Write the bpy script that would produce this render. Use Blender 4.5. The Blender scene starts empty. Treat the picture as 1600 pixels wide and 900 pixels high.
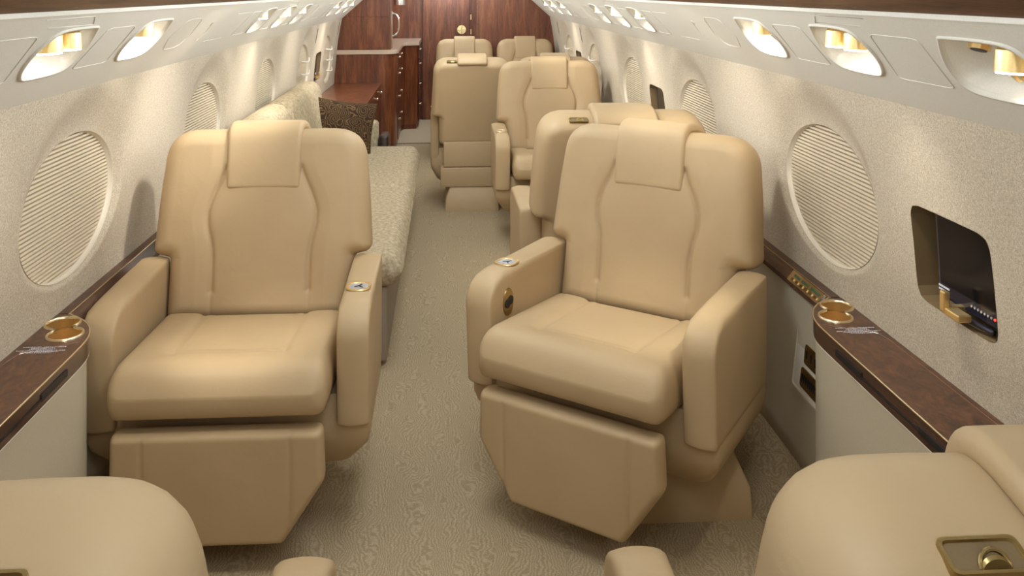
import bpy, bmesh, math, random
import numpy as np
from mathutils import Vector, Matrix
from mathutils.geometry import tessellate_polygon, delaunay_2d_cdt
random.seed(7)
PI = math.pi
scene = bpy.context.scene
C = scene.collection

# ------------------------------------------------------------------ camera
F = 1350.0
YAW = math.radians(3.4)
cd = bpy.data.cameras.new('camera')
cam = bpy.data.objects.new('camera', cd); C.objects.link(cam)
cam.location = (-.04, 0, 1.5)
cam.rotation_euler = (PI/2, 0, -YAW)
cd.sensor_width = 36; cd.lens = F/1600*36
cd.shift_x = (800-(695+F*math.tan(YAW)))/1600
cd.shift_y = -(450+15)/1600
cd.clip_start = .02
scene.camera = cam
scene.view_settings.view_transform = 'Standard'
scene.view_settings.look = 'None'
scene.view_settings.gamma = 1
scene.view_settings.use_curve_mapping = False
scene.view_settings.exposure = 0.46

# ------------------------------------------------------------------ world, cabin lights and added fill
w = bpy.data.worlds.new('world'); scene.world = w; w.use_nodes = True
w.node_tree.nodes['Background'].inputs[0].default_value = (1, .96, .9, 1)
w.node_tree.nodes['Background'].inputs[1].default_value = .3

def area(name, loc, size, power, rot=(0, 0, 0), col=(.93, .98, 1.0), spread=PI):
    l = bpy.data.lights.new(name, 'AREA'); l.shape = 'RECTANGLE'
    l.size, l.size_y = size; l.energy = power; l.color = col; l.spread = spread
    o = bpy.data.objects.new(name, l); o.location = loc; o.rotation_euler = rot
    C.objects.link(o); return o

CEIL_W = 6.0
CW = [0, .9, 1.5, 1.5, 1.3, 1.3, 1.3, 1.2, 1.2]
PW = [.15, .5, 1.1, 1.1, 1, 1, 1, 1, 1]
for i in range(9):     # ceiling lamps tilted forward; first one is an added fill behind the camera
    area('ceiling_and_fill_lamp', (0, -.35+1.25*i-(.4 if i == 0 else 0), 1.78 if i else 1.66), (.35, 1.0) if i else (1.0, .35), (5 if i == 0 else CEIL_W*CW[i]), (math.radians(66 if i == 0 else 30), 0, 0))
    for s in (-1, 1):     # up-lighting hidden in the valance above the wood strip
        area('valance_lamp', (s*.74, -.35+1.25*i, 1.56), (.08, 1.1), 16.0*PW[i], (0, PI-s*.5, 0))

for s in (-1, 1):          # added spots near the ceiling that brighten the wall between the windows
    for y_, p_ in ((3.07, 1.0), (4.34, .8), (5.60, .8), (6.9, .7)):
        l = bpy.data.lights.new('wall_fill_spot', 'SPOT'); l.energy = 46*p_*(.8 if s > 0 else 1); l.spot_size = math.radians(42); l.spot_blend = 1
        l.shadow_soft_size = .05; l.color = (1, .96, .89)
        o = bpy.data.objects.new('wall_fill_spot', l); C.objects.link(o); o.location = (s*.22, y_-.35, 1.79)
        o.rotation_euler = (Vector((s*1.04, y_, .84))-o.location).to_track_quat('-Z', 'Y').to_euler()

# ------------------------------------------------------------------ materials
def srgb(r, g, b):
    f = lambda c: (c/255/12.92 if c/255 <= .04045 else ((c/255+.055)/1.055)**2.4)
    return (f(r), f(g), f(b), 1)

class NT:
    def __init__(s, name):
        s.m = bpy.data.materials.new(name); s.m.use_nodes = True
        s.t = s.m.node_tree; s.b = s.t.nodes['Principled BSDF']
    def n(s, typ, **k):
        nd = s.t.nodes.new(typ)
        for a, v in k.items():
            if a in nd.inputs: nd.inputs[a].default_value = v
            else: setattr(nd, a, v)
        return nd
    def l(s, a, b): s.t.links.new(a, b)
    def coords(s, scale=(1, 1, 1), kind='Object'):
        tc = s.n('ShaderNodeTexCoord'); mp = s.n('ShaderNodeMapping')
        mp.inputs['Scale'].default_value = scale
        s.l(tc.outputs[kind], mp.inputs[0]); return mp.outputs[0]
    def ramp(s, fac, stops):
        r = s.n('ShaderNodeValToRGB'); e = r.color_ramp.elements
        e[0].position, e[0].color = stops[0]; e[1].position, e[1].color = stops[-1]
        for p, c in stops[1:-1]:
            q = e.new(p); q.color = c
        s.l(fac, r.inputs[0]); return r.outputs[0]
    def bump(s, h, strength=.2, dist=.001, prev=None):
        b = s.n('ShaderNodeBump'); b.inputs['Strength'].default_value = strength
        b.inputs['Distance'].default_value = dist
        s.l(h, b.inputs['Height'])
        if prev: s.l(prev, b.inputs['Normal'])
        return b.outputs[0]
    def done(s, rough=.5, metal=0, spec=None, normal=None, col=None):
        s.b.inputs['Roughness'].default_value = rough; s.b.inputs['Metallic'].default_value = metal
        if spec is not None: s.b.inputs['Specular IOR Level'].default_value = spec
        if normal: s.l(normal, s.b.inputs['Normal'])
        if col is not None:
            if isinstance(col, tuple): s.b.inputs['Base Color'].default_value = col
            else: s.l(col, s.b.inputs['Base Color'])
        return s.m

def noise(nt, vec, scale, detail=3, rough=.5, dist=0):
    n = nt.n('ShaderNodeTexNoise'); n.inputs['Scale'].default_value = scale
    n.inputs['Detail'].default_value = detail; n.inputs['Roughness'].default_value = rough
    n.inputs['Distortion'].default_value = dist
    nt.l(vec, n.inputs['Vector']); return n.outputs[0]

def plain(name, col, rough=.5, metal=0, spec=None, bump=0, bscale=300):
    t = NT(name); nrm = None
    v = t.coords()
    nz = noise(t, v, bscale, 2)
    c0 = tuple(x*.96 for x in col[:3])+(1,); c1 = tuple(min(1, x*1.04) for x in col[:3])+(1,)
    c = t.ramp(nz, [(.3, c0), (.7, c1)])
    if bump: nrm = t.bump(nz, bump, .001)
    return t.done(rough, metal, spec, nrm, c)

def mat_leather():
    t = NT('tan_leather'); v = t.coords()
    base = noise(t, v, 5, 3)
    col = t.ramp(base, [(.3, srgb(182, 157, 121)), (.7, srgb(188, 163, 127))])
    big = noise(t, v, 14, 4, .55, .6)
    fine = noise(t, v, 700, 2)
    n1 = t.bump(big, .12, .010)
    n2 = t.bump(fine, .12, .0006, n1)
    return t.done(.5, 0, .35, n2, col)

def mat_wall():
    t = NT('cream_wool_wall'); v = t.coords()
    a = noise(t, v, 210, 4, .7); b = noise(t, v, 520, 2)
    mx = t.n('ShaderNodeMath', operation='ADD'); t.l(a, mx.inputs[0]); t.l(b, mx.inputs[1])
    h = t.n('ShaderNodeMath', operation='MULTIPLY'); t.l(mx.outputs[0], h.inputs[0]); h.inputs[1].default_value = .5
    col = t.ramp(h.outputs[0], [(.38, srgb(164, 152, 134)), (.5, srgb(188, 176, 157)), (.62, srgb(214, 202, 182))])
    return t.done(.95, 0, .1, t.bump(h.outputs[0], .5, .0018), col)

def mat_carpet(light=False):
    t = NT('wavy_carpet' + ('_pale' if light else '')); v = t.coords(); v2 = t.coords((1, .55, 1))
    wv = noise(t, v2, 8.5, 2, .5)
    # contour lines of a smooth noise give the swirling tufted grain
    sx_ = t.n('ShaderNodeSeparateXYZ'); t.l(v, sx_.inputs[0])
    xm = t.n('ShaderNodeMath', operation='MULTIPLY'); t.l(sx_.outputs[0], xm.inputs[0]); xm.inputs[1].default_value = 640
    mul = t.n('ShaderNodeMath', operation='MULTIPLY_ADD'); t.l(wv, mul.inputs[0]); mul.inputs[1].default_value = 110
    t.l(xm.outputs[0], mul.inputs[2])
    jit = noise(t, v, 60, 3, .6)
    j2 = t.n('ShaderNodeMath', operation='MULTIPLY'); t.l(jit, j2.inputs[0]); j2.inputs[1].default_value = 13
    sm = t.n('ShaderNodeMath', operation='ADD'); t.l(mul.outputs[0], sm.inputs[0]); t.l(j2.outputs[0], sm.inputs[1])
    sn0 = t.n('ShaderNodeMath', operation='SINE'); t.l(sm.outputs[0], sn0.inputs[0])
    sn = t.n('ShaderNodeMath', operation='MULTIPLY'); t.l(sn0.outputs[0], sn.inputs[0]); sn.inputs[1].default_value = .62
    fine = noise(t, v, 260, 3, .7)
    f2 = t.n('ShaderNodeMath', operation='MULTIPLY'); t.l(fine, f2.inputs[0]); f2.inputs[1].default_value = 5.0
    tot = t.n('ShaderNodeMath', operation='ADD'); t.l(sn.outputs[0], tot.inputs[0]); t.l(f2.outputs[0], tot.inputs[1])
    nm = t.n('ShaderNodeMapRange'); nm.inputs['From Min'].default_value = .6; nm.inputs['From Max'].default_value = 4.4
    t.l(tot.outputs[0], nm.inputs[0])
    if light: st = [(0, srgb(170, 152, 124)), (1, srgb(214, 200, 174))]
    else: st = [(0, srgb(136, 117, 88)), (.5, srgb(174, 156, 126)), (1, srgb(206, 192, 164))]
    col = t.ramp(nm.outputs[0], st)
    return t.done(.97, 0, .05, t.bump(nm.outputs[0], .6, .004), col)

def mat_wood(name, dark, mid, lite, grain=(2, 2, .3), scale=7, burl=False, gloss=.16):
    t = NT(name); v = t.coords(grain)
    a = noise(t, v, scale, 6, .6, 1.6 if burl else .5)
    b = noise(t, v, scale*9, 3, .6)
    ad = t.n('ShaderNodeMath', operation='MULTIPLY_ADD'); t.l(b, ad.inputs[0]); ad.inputs[1].default_value = .35
    t.l(a, ad.inputs[2])
    col = t.ramp(ad.outputs[0], [(.45, dark), (.66, mid), (.9, lite)])
    t.b.inputs['Coat Weight'].default_value = .3; t.b.inputs['Coat Roughness'].default_value = .1
    return t.done(gloss+.2, 0, .5, None, col)

def mat_sofa():
    t = NT('woven_oatmeal_fabric'); v = t.coords()
    a = noise(t, v, 55, 4, .7); b = noise(t, v, 330, 2)
    col = t.ramp(a, [(.33, srgb(150, 134, 106)), (.52, srgb(180, 165, 138)), (.7, srgb(202, 190, 166))])
    return t.done(.95, 0, .1, t.bump(b, .5, .003, t.bump(a, .3, .004)), col)

def mat_paisley():
    t = NT('brown_paisley_fabric'); v = t.coords((1, 1, 1))
    vo = t.n('ShaderNodeTexVoronoi'); vo.inputs['Scale'].default_value = 16
    nz = t.n('ShaderNodeTexNoise'); nz.inputs['Scale'].default_value = 9; t.l(v, nz.inputs['Vector'])
    mxv = t.n('ShaderNodeVectorMath', operation='MULTIPLY_ADD')
    t.l(nz.outputs[1], mxv.inputs[0]); mxv.inputs[1].default_value = (.08, .08, .08); t.l(v, mxv.inputs[2])
    t.l(mxv.outputs[0], vo.inputs['Vector'])
    m = t.n('ShaderNodeMath', operation='MULTIPLY'); t.l(vo.outputs['Distance'], m.inputs[0]); m.inputs[1].default_value = 34
    sn = t.n('ShaderNodeMath', operation='SINE'); t.l(m.outputs[0], sn.inputs[0])
    col = t.ramp(sn.outputs[0], [(.35, srgb(58, 42, 28)), (.75, srgb(112, 88, 58))])
    return t.done(.8, 0, .2, t.bump(noise(t, v, 300, 2), .4, .002), col)

def emis(name, col, strength):
    t = NT(name); t.b.inputs['Emission Color'].default_value = col
    t.b.inputs['Emission Strength'].default_value = strength
    return t.done(.4, 0, None, None, col)

M = dict(
    leather=mat_leather(), wall=mat_wall(), carpet=mat_carpet(), carpet2=mat_carpet(True),
    burl=mat_wood('dark_burl_veneer', srgb(44, 22, 13), srgb(76, 44, 27), srgb(108, 68, 43), (3, 1.4, 3), 11, True, .12),
    edge=mat_wood('dark_edge_lacquer', srgb(48, 32, 28), srgb(74, 50, 42), srgb(96, 68, 56), (2, .5, 6), 9, False, .05),
    maho=mat_wood('mahogany_veneer', srgb(74, 34, 17), srgb(110, 58, 32), srgb(144, 88, 52), (3, 3, .35), 7, False, .14),
    maho_d=mat_wood('dark_mahogany_veneer', srgb(60, 24, 14), srgb(92, 42, 26), srgb(122, 64, 42), (3, 3, .35), 7, False, .14),
    walnut=mat_wood('walnut_strip', srgb(74, 46, 28), srgb(112, 76, 50), srgb(140, 100, 70), (6, .35, 6), 9, False, .2),
    panel=plain('grey_beige_panel', srgb(222, 218, 208), .75, 0, .15),
    side=plain('cream_side_panel', srgb(196, 186, 164), .45, 0, .4),
    white=plain('white_plastic', srgb(235, 230, 220), .35),
    bowl=plain('white_bowl', srgb(232, 228, 218), .3),
    ceil=plain('ceiling_fabric', srgb(235, 228, 214), .9),
    shade=plain('pleated_shade', srgb(220, 206, 182), .85, 0, .1),
    frame=plain('window_frame_plastic', srgb(222, 212, 194), .5),
    brass=plain('polished_brass', (.9, .66, .30, 1), .30, .85),
    brass2=plain('antique_brass', (.42, .31, .14, 1), .32, 1),
    pbrass=plain('pale_brass_trim', (.85, .72, .5, 1), .25, 1),
    chrome=plain('chrome', (.85, .86, .9, 1), .08, 1),
    black=plain('black_gloss', (.006, .006, .008, 1), .12, 0, .15),
    bezel=plain('navy_black_bezel', (.02, .02, .035, 1), .12),
    bronze=plain('bronze_recess', srgb(128, 108, 78), .45, .2),
    dleather=plain('dark_brown_leather', srgb(52, 36, 32), .35),
    grey=plain('grey_fabric', srgb(150, 138, 124), .95),
    marble=plain('pale_stone_counter', srgb(206, 184, 164), .2, 0, .5, 0, 40),
    sofa=mat_sofa(), paisley=mat_paisley(),
    silver=plain('silver_keypad', srgb(205, 210, 220), .25, .6),
    ink=plain('white_lettering', srgb(225, 225, 235), .5),
    dark=plain('dark_slot', (.01, .01, .012, 1), .5),
    green=plain('green_display', srgb(60, 90, 60), .3),
    lens=emis('lit_lamp_lens', (1, .95, .86, 1), 22),
    red=emis('red_indicator', (1, .05, .03, 1), 1.5),
)

# ------------------------------------------------------------------ mesh helpers
def link(name, me, mat, parent=None, smooth=True):
    me.name = name
    if mat: me.materials.append(M[mat] if isinstance(mat, str) else mat)
    if smooth:
        for p in me.polygons: p.use_smooth = True
    o = bpy.data.objects.new(name, me); C.objects.link(o)
    if parent: o.parent = parent
    return o

def obj(name, bm, mat, parent=None, smooth=False, auto=None):
    bmesh.ops.recalc_face_normals(bm, faces=bm.faces)
    me = bpy.data.meshes.new(name); bm.to_mesh(me); bm.free()
    o = link(name, me, mat, parent, smooth or auto is not None)
    if auto is not None:
        me.set_sharp_from_angle(angle=math.radians(auto))
    return o

def empty(name, loc=(0, 0, 0), rz=0, label=None, cat=None, group=None):
    o = bpy.data.objects.new(name, None); o.location = loc; o.rotation_euler = (0, 0, rz)
    o.empty_display_size = .1
    C.objects.link(o); tag(o, label, cat, group); return o

def tag(o, label=None, cat=None, group=None, kind=None):
    if label: o['label'] = label
    if cat: o['category'] = cat
    if group: o['group'] = group
    if kind: o['kind'] = kind
    return o

def struct(name, bm, mat, parent=None, **k):
    o = obj(name, bm, mat, parent, **k)
    if not parent: o['kind'] = 'structure'
    return o

def box(bm, x0, x1, y0, y1, z0, z1, bev=0, mtx=None):
    t = bmesh.new(); bmesh.ops.create_cube(t, size=1)
    for v in t.verts:
        v.co = Vector(((x0+x1)/2+v.co.x*(x1-x0), (y0+y1)/2+v.co.y*(y1-y0), (z0+z1)/2+v.co.z*(z1-z0)))
    if bev: bmesh.ops.bevel(t, geom=t.edges[:], offset=bev, segments=3, affect='EDGES', profile=.5)
    merge(bm, t, mtx)

def merge(bm, t, mtx=None):
    if mtx is not None: t.transform(mtx)
    me = bpy.data.meshes.new('tmp'); t.to_mesh(me); t.free(); bm.from_mesh(me); bpy.data.meshes.remove(me)

def cyl(bm, p0, p1, r0, r1=None, seg=24, caps=True):
    r1 = r0 if r1 is None else r1
    p0, p1 = Vector(p0), Vector(p1); d = p1-p0
    t = bmesh.new()
    bmesh.ops.create_cone(t, cap_ends=caps, segments=seg, radius1=r0, radius2=r1, depth=d.length)
    q = d.to_track_quat('Z', 'Y').to_matrix().to_4x4()
    merge(bm, t, Matrix.Translation((p0+p1)/2) @ q)

def tube(bm, pts, r, seg=8, closed=False):
    pts = [Vector(p) for p in pts]; n = len(pts); rings = []
    for i, p in enumerate(pts):
        if closed: d = pts[(i+1) % n]-pts[i-1]
        else: d = pts[min(i+1, n-1)]-pts[max(i-1, 0)]
        q = d.to_track_quat('Z', 'Y')
        rings.append([bm.verts.new(p+q @ Vector((r*math.cos(a), r*math.sin(a), 0))) for a in [2*PI*k/seg for k in range(seg)]])
    # keep rings aligned
    for i in range(1, n):
        a = rings[i-1][0].co; j = min(range(seg), key=lambda k: (rings[i][k].co-a).length)
        rings[i] = rings[i][j:]+rings[i][:j]
    m = n if closed else n-1
    for i in range(m):
        A, B = rings[i], rings[(i+1) % n]
        off = 0
        if closed and i == n-1: off = min(range(seg), key=lambda k: (B[k].co-A[0].co).length)
        for k in range(seg):
            bm.faces.new((A[k], A[(k+1) % seg], B[(k+1+off) % seg], B[(k+off) % seg]))
    if not closed:
        bm.faces.new(rings[0][::-1]); bm.faces.new(rings[-1])

def round_poly(pts, radii, seg=6):
    """polygon with its corners rounded; radii one number or one for each corner"""
    n = len(pts); out = []
    if not isinstance(radii, (list, tuple)): radii = [radii]*n
    for i in range(n):
        p = Vector(pts[i]); a = Vector(pts[i-1])-p; b = Vector(pts[(i+1) % n])-p
        r = radii[i]
        if r <= 0: out.append(tuple(p)); continue
        ang = a.angle(b); dist = min(r/math.tan(ang/2), a.length*.49, b.length*.49)
        A = p+a.normalized()*dist; B = p+b.normalized()*dist
        for k in range(seg+1):
            t = k/seg
            out.append(tuple((A*(1-t)+p*t)*(1-t)+(p*(1-t)+B*t)*t))
    return out

def prism(bm, poly, m0, m1):
    """poly 2D; m0, m1 functions 2D->3D for the two caps"""
    n = len(poly)
    a = [bm.verts.new(m0(*p)) for p in poly]; b = [bm.verts.new(m1(*p)) for p in poly]
    for i in range(n): bm.faces.new((a[i], a[(i+1) % n], b[(i+1) % n], b[i]))
    for ring in (a, b):
        tri = tessellate_polygon([[Vector((p[0], p[1], 0)) for p in poly]])
        for t in tri: bm.faces.new([ring[k] for k in t])

def holed(bm, outer, holes, mp):
    loops = [outer]+holes
    flat = [p for l in loops for p in l]
    E_ = []; k0 = 0
    for l in loops:
        E_ += [(k0+i, k0+(i+1) % len(l)) for i in range(len(l))]; k0 += len(l)
    co, _, tri, *_r = delaunay_2d_cdt([Vector(p) for p in flat], E_, [], 0, 1e-7)
    def inside(p, poly):
        c = False
        for (ax, ay), (bx, by) in zip(poly, poly[1:]+poly[:1]):
            if (ay > p[1]) != (by > p[1]) and p[0] < ax+(bx-ax)*(p[1]-ay)/(by-ay): c = not c
        return c
    vs = [bm.verts.new(mp(p.x, p.y)) for p in co]
    for t in tri:
        c = ((co[t[0]]+co[t[1]]+co[t[2]])/3)
        if inside(c, outer) and not any(inside(c, h) for h in holes): bm.faces.new([vs[k] for k in t])
    return vs

def loft(bm, rings, cap=True):
    vs = [[bm.verts.new(p) for p in r] for r in rings]
    n = len(vs[0])
    for a, b in zip(vs, vs[1:]):
        for k in range(n): bm.faces.new((a[k], a[(k+1) % n], b[(k+1) % n], b[k]))
    if cap: bm.faces.new(vs[0][::-1]); bm.faces.new(vs[-1])

def rrect(x0, x1, y0, y1, r, z, seg=5):
    return [(p[0], p[1], z) for p in round_poly([(x0, y0), (x1, y0), (x1, y1), (x0, y1)], r, seg)]

def chaikin(pts, n=2, closed=False):
    for _ in range(n):
        out = [] if closed else [pts[0]]
        m = len(pts)
        for i in range(m if closed else m-1):
            a, b = pts[i], pts[(i+1) % m]
            out.append(tuple(.75*u+.25*v for u, v in zip(a, b))); out.append(tuple(.25*u+.75*v for u, v in zip(a, b)))
        if not closed: out.append(pts[-1])
        pts = out
    return pts

def seg_dist(P, poly, closed=True):
    P = P[..., None, :]
    A = np.array(poly); B = np.roll(A, -1, 0)
    if not closed: A, B = A[:-1], B[:-1]
    d = B-A; L = (d**2).sum(-1)+1e-12
    t = np.clip(((P-A)*d).sum(-1)/L, 0, 1)
    return np.sqrt((((A+t[..., None]*d)-P)**2).sum(-1)).min(-1)

def pad(name, poly, Tf, Tb, r, mapfn, mat, parent, rb=None, pf=2.2, pb=2.4, seams=(), bulge=None, hfun=None, res=.007, xin=None):
    """stuffed cushion over a row-monotone outline: front height Tf, back depth Tb, edges rounded over r;
    seams = [(polyline, depth, width)]"""
    rb = rb or r
    poly = [tuple(p) for p in poly]
    vs = [p[1] for p in poly]; v0, v1 = min(vs), max(vs)
    def clus(a, b, rr, step, k=7):
        rr = min(rr, (b-a)/2*.98)
        e = rr*(1-np.cos(np.linspace(0, PI/2, k)))
        m = max(2, int((b-a-2*rr)/step))
        return np.concatenate([a+e, np.linspace(a+rr, b-rr, m+1)[1:-1], (b-e)[::-1]])
    rows = clus(v0, v1, r, res)
    ncol = max(2, int((max(p[0] for p in poly)-min(p[0] for p in poly)-2*r)/res))
    eps = 1e-6
    G = []
    n = len(poly)
    for v in rows:
        vv = min(max(v, v0+eps), v1-eps); xs = []
        for i in range(n):
            a, b = poly[i], poly[(i+1) % n]
            if (a[1] <= vv) != (b[1] <= vv):
                xs.append(a[0]+(b[0]-a[0])*(vv-a[1])/(b[1]-a[1]))
        xa, xb = min(xs), max(xs)
        rr = min(r, (xb-xa)/2*.98)
        e = rr*(1-np.cos(np.linspace(0, PI/2, 7)))
        if xin:
            xi = min(xin, max(xb-rr*1.25, .02)); nm = int(2*xin/res); no = 6
            mid = np.concatenate([np.linspace(xa+rr, -xi, no+1)[1:], np.linspace(-xi, xi, nm+1)[1:-1], np.linspace(xi, xb-rr, no+1)[:-1]])
        else: mid = np.linspace(xa+rr, xb-rr, ncol+1)[1:-1]
        xs_ = np.concatenate([xa+e, mid, (xb-e)[::-1]])
        G.append(np.stack([xs_, np.full(len(xs_), v)], -1))
    G = np.array(G); R, Cn = G.shape[:2]
    D = seg_dist(G, poly)
    D[0] = 0; D[-1] = 0; D[:, 0] = 0; D[:, -1] = 0
    ff = lambda rr, p: (1-(1-np.clip(D/rr, 0, 1))**p)**(1/p)
    if hfun: hf, hb = hfun(G, D)
    else: hf, hb = Tf*ff(r, pf), Tb*ff(rb, pb)
    if bulge is not None: hf = hf+bulge(G[..., 0], G[..., 1])*np.clip(D/r, 0, 1)
    for line, dep, wid in seams:
        hf = hf-dep*np.exp(-(seg_dist(G, line, False)/wid))*np.clip(D/.01, 0, 1)
    verts = []; faces = []
    idx = np.arange(R*Cn).reshape(R, Cn)
    for i in range(R):
        for j in range(Cn): verts.append(mapfn(G[i, j, 0], G[i, j, 1], hf[i, j]))
    bidx = idx.copy(); k = R*Cn
    for i in range(1, R-1):
        for j in range(1, Cn-1):
            bidx[i, j] = k; k += 1
            verts.append(mapfn(G[i, j, 0], G[i, j, 1], -hb[i, j]))
    for i in range(R-1):
        for j in range(Cn-1):
            faces.append((idx[i, j], idx[i, j+1], idx[i+1, j+1], idx[i+1, j]))
            faces.append((bidx[i, j], bidx[i+1, j], bidx[i+1, j+1], bidx[i, j+1]))
    me = bpy.data.meshes.new(name); me.from_pydata([tuple(map(float, v)) for v in verts], [], [tuple(map(int, f)) for f in faces])
    bm = bmesh.new(); bm.from_mesh(me)
    bmesh.ops.remove_doubles(bm, verts=bm.verts, dist=1e-6)
    bmesh.ops.recalc_face_normals(bm, faces=bm.faces); bm.to_mesh(me); bm.free()
    return link(name, me, mat, parent, True)

def copy_tree(o, parent=None):
    c = o.copy(); C.objects.link(c); c.parent = parent
    for ch in list(o.children): copy_tree(ch, c)
    return c

# ------------------------------------------------------------------ room shell
Y0, Y1 = -1.0, 10.1
def lerp_curve(cv, z):
    zs = [c[1] for c in cv][::-1]; xs = [c[0] for c in cv][::-1]
    return float(np.interp(z, zs, xs))
WALL = [(.990, 1.25), (1.010, 1.15), (1.028, 1.04), (1.042, .92), (1.053, .80), (1.064, .70), (1.066, .60)]
def wx(z): return lerp_curve(WALL, z)
ZT, ZB = 1.25, .635
WIN_Y = [1.153+1.275*k for k in range(6)]
WA, WB, WZ, XP = .293, .196, .914, 1.057
def xpz(z): return XP-(z-WZ)*.055      # the shade plane leans in a little like the wall

bm = bmesh.new()       # carpet floor with the rising carpeted sides
for ya, yb in ((Y0, 8.5),):
    prof = [(-1.0, .12), (-.862, .012), (-.85, 0), (.85, 0), (.862, .012), (1.0, .12)]
    ys = np.linspace(ya, yb, 40)
    g = [[bm.verts.new((x, y, z)) for x, z in prof] for y in ys]
    for i in range(len(ys)-1):
        for j in range(len(prof)-1): bm.faces.new((g[i][j], g[i][j+1], g[i+1][j+1], g[i+1][j]))
struct('floor', bm, 'carpet')
bm = bmesh.new(); box(bm, -1.3, 1.3, 8.508, 10.4, -.03, 0); struct('floor', bm, 'carpet2')
bm = bmesh.new(); box(bm, -.85, .85, 8.497, 8.511, -.02, .003); struct('trim_1', bm, 'dark')
bm = bmesh.new(); box(bm, -1.3, 1.3, Y0-.1, 10.5, -.12, -.05); struct('floor', bm, 'grey')

def smooth(t): t = min(max(t, 0), 1); return t*t*(3-2*t)
def wall_point(y, z, yc, sg):
    """wall surface with the sculpted scoop about window centre yc"""
    X = wx(z)
    if yc is not None:
        dy, dz = (y-yc)/WA, (z-WZ)/WB
        rho = math.hypot(dy, dz)
        s = dz/max(rho, 1e-6)
        R = 1.13+.62*max(s, 0)**2.2-.05*max(-s, 0)
        w_ = 1-smooth((rho-1)/(R-1))
        X = X+w_*max(xpz(z)+.004-X, 0)
    return (sg*X, y, z)

def ring_cell(bm, ya, yb, hole, yc, sg, n=128, m=22):
    """cell between rect (ya..yb, ZB..ZT) and a hole outline function of angle"""
    hc = hole['c']; grid = []
    for k in range(n):
        a = 2*PI*k/n; hx, hz = hole['f'](a)
        d = Vector((hx-hc[0], hz-hc[1])); 
        tx = ((yb-hc[0])/d.x if d.x > 1e-9 else (ya-hc[0])/d.x if d.x < -1e-9 else 1e9)
        tz = ((ZT-hc[1])/d.y if d.y > 1e-9 else (ZB-hc[1])/d.y if d.y < -1e-9 else 1e9)
        t1 = min(tx, tz)
        grid.append([(hc[0]+d.x*(1+(t1-1)*(i/m)**1.9), hc[1]+d.y*(1+(t1-1)*(i/m)**1.9)) for i in range(m+1)])
    V = [[bm.verts.new(wall_point(p[0], p[1], yc, sg)) for p in row] for row in grid]
    for k in range(n):
        A, B = V[k], V[(k+1) % n]
        for i in range(m): bm.faces.new((A[i], B[i], B[i+1], A[i+1]))
        a, b = grid[k][-1], grid[(k+1) % n][-1]       # fill rect corners
        if abs(a[0]-b[0]) > 1e-6 and abs(a[1]-b[1]) > 1e-6:
            c = (ya if min(a[0], b[0]) < ya+1e-6 else yb, ZB if min(a[1], b[1]) < ZB+1e-6 else ZT)
            bm.faces.new((A[-1], B[-1], bm.verts.new(wall_point(c[0], c[1], yc, sg))))
    return V

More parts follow.
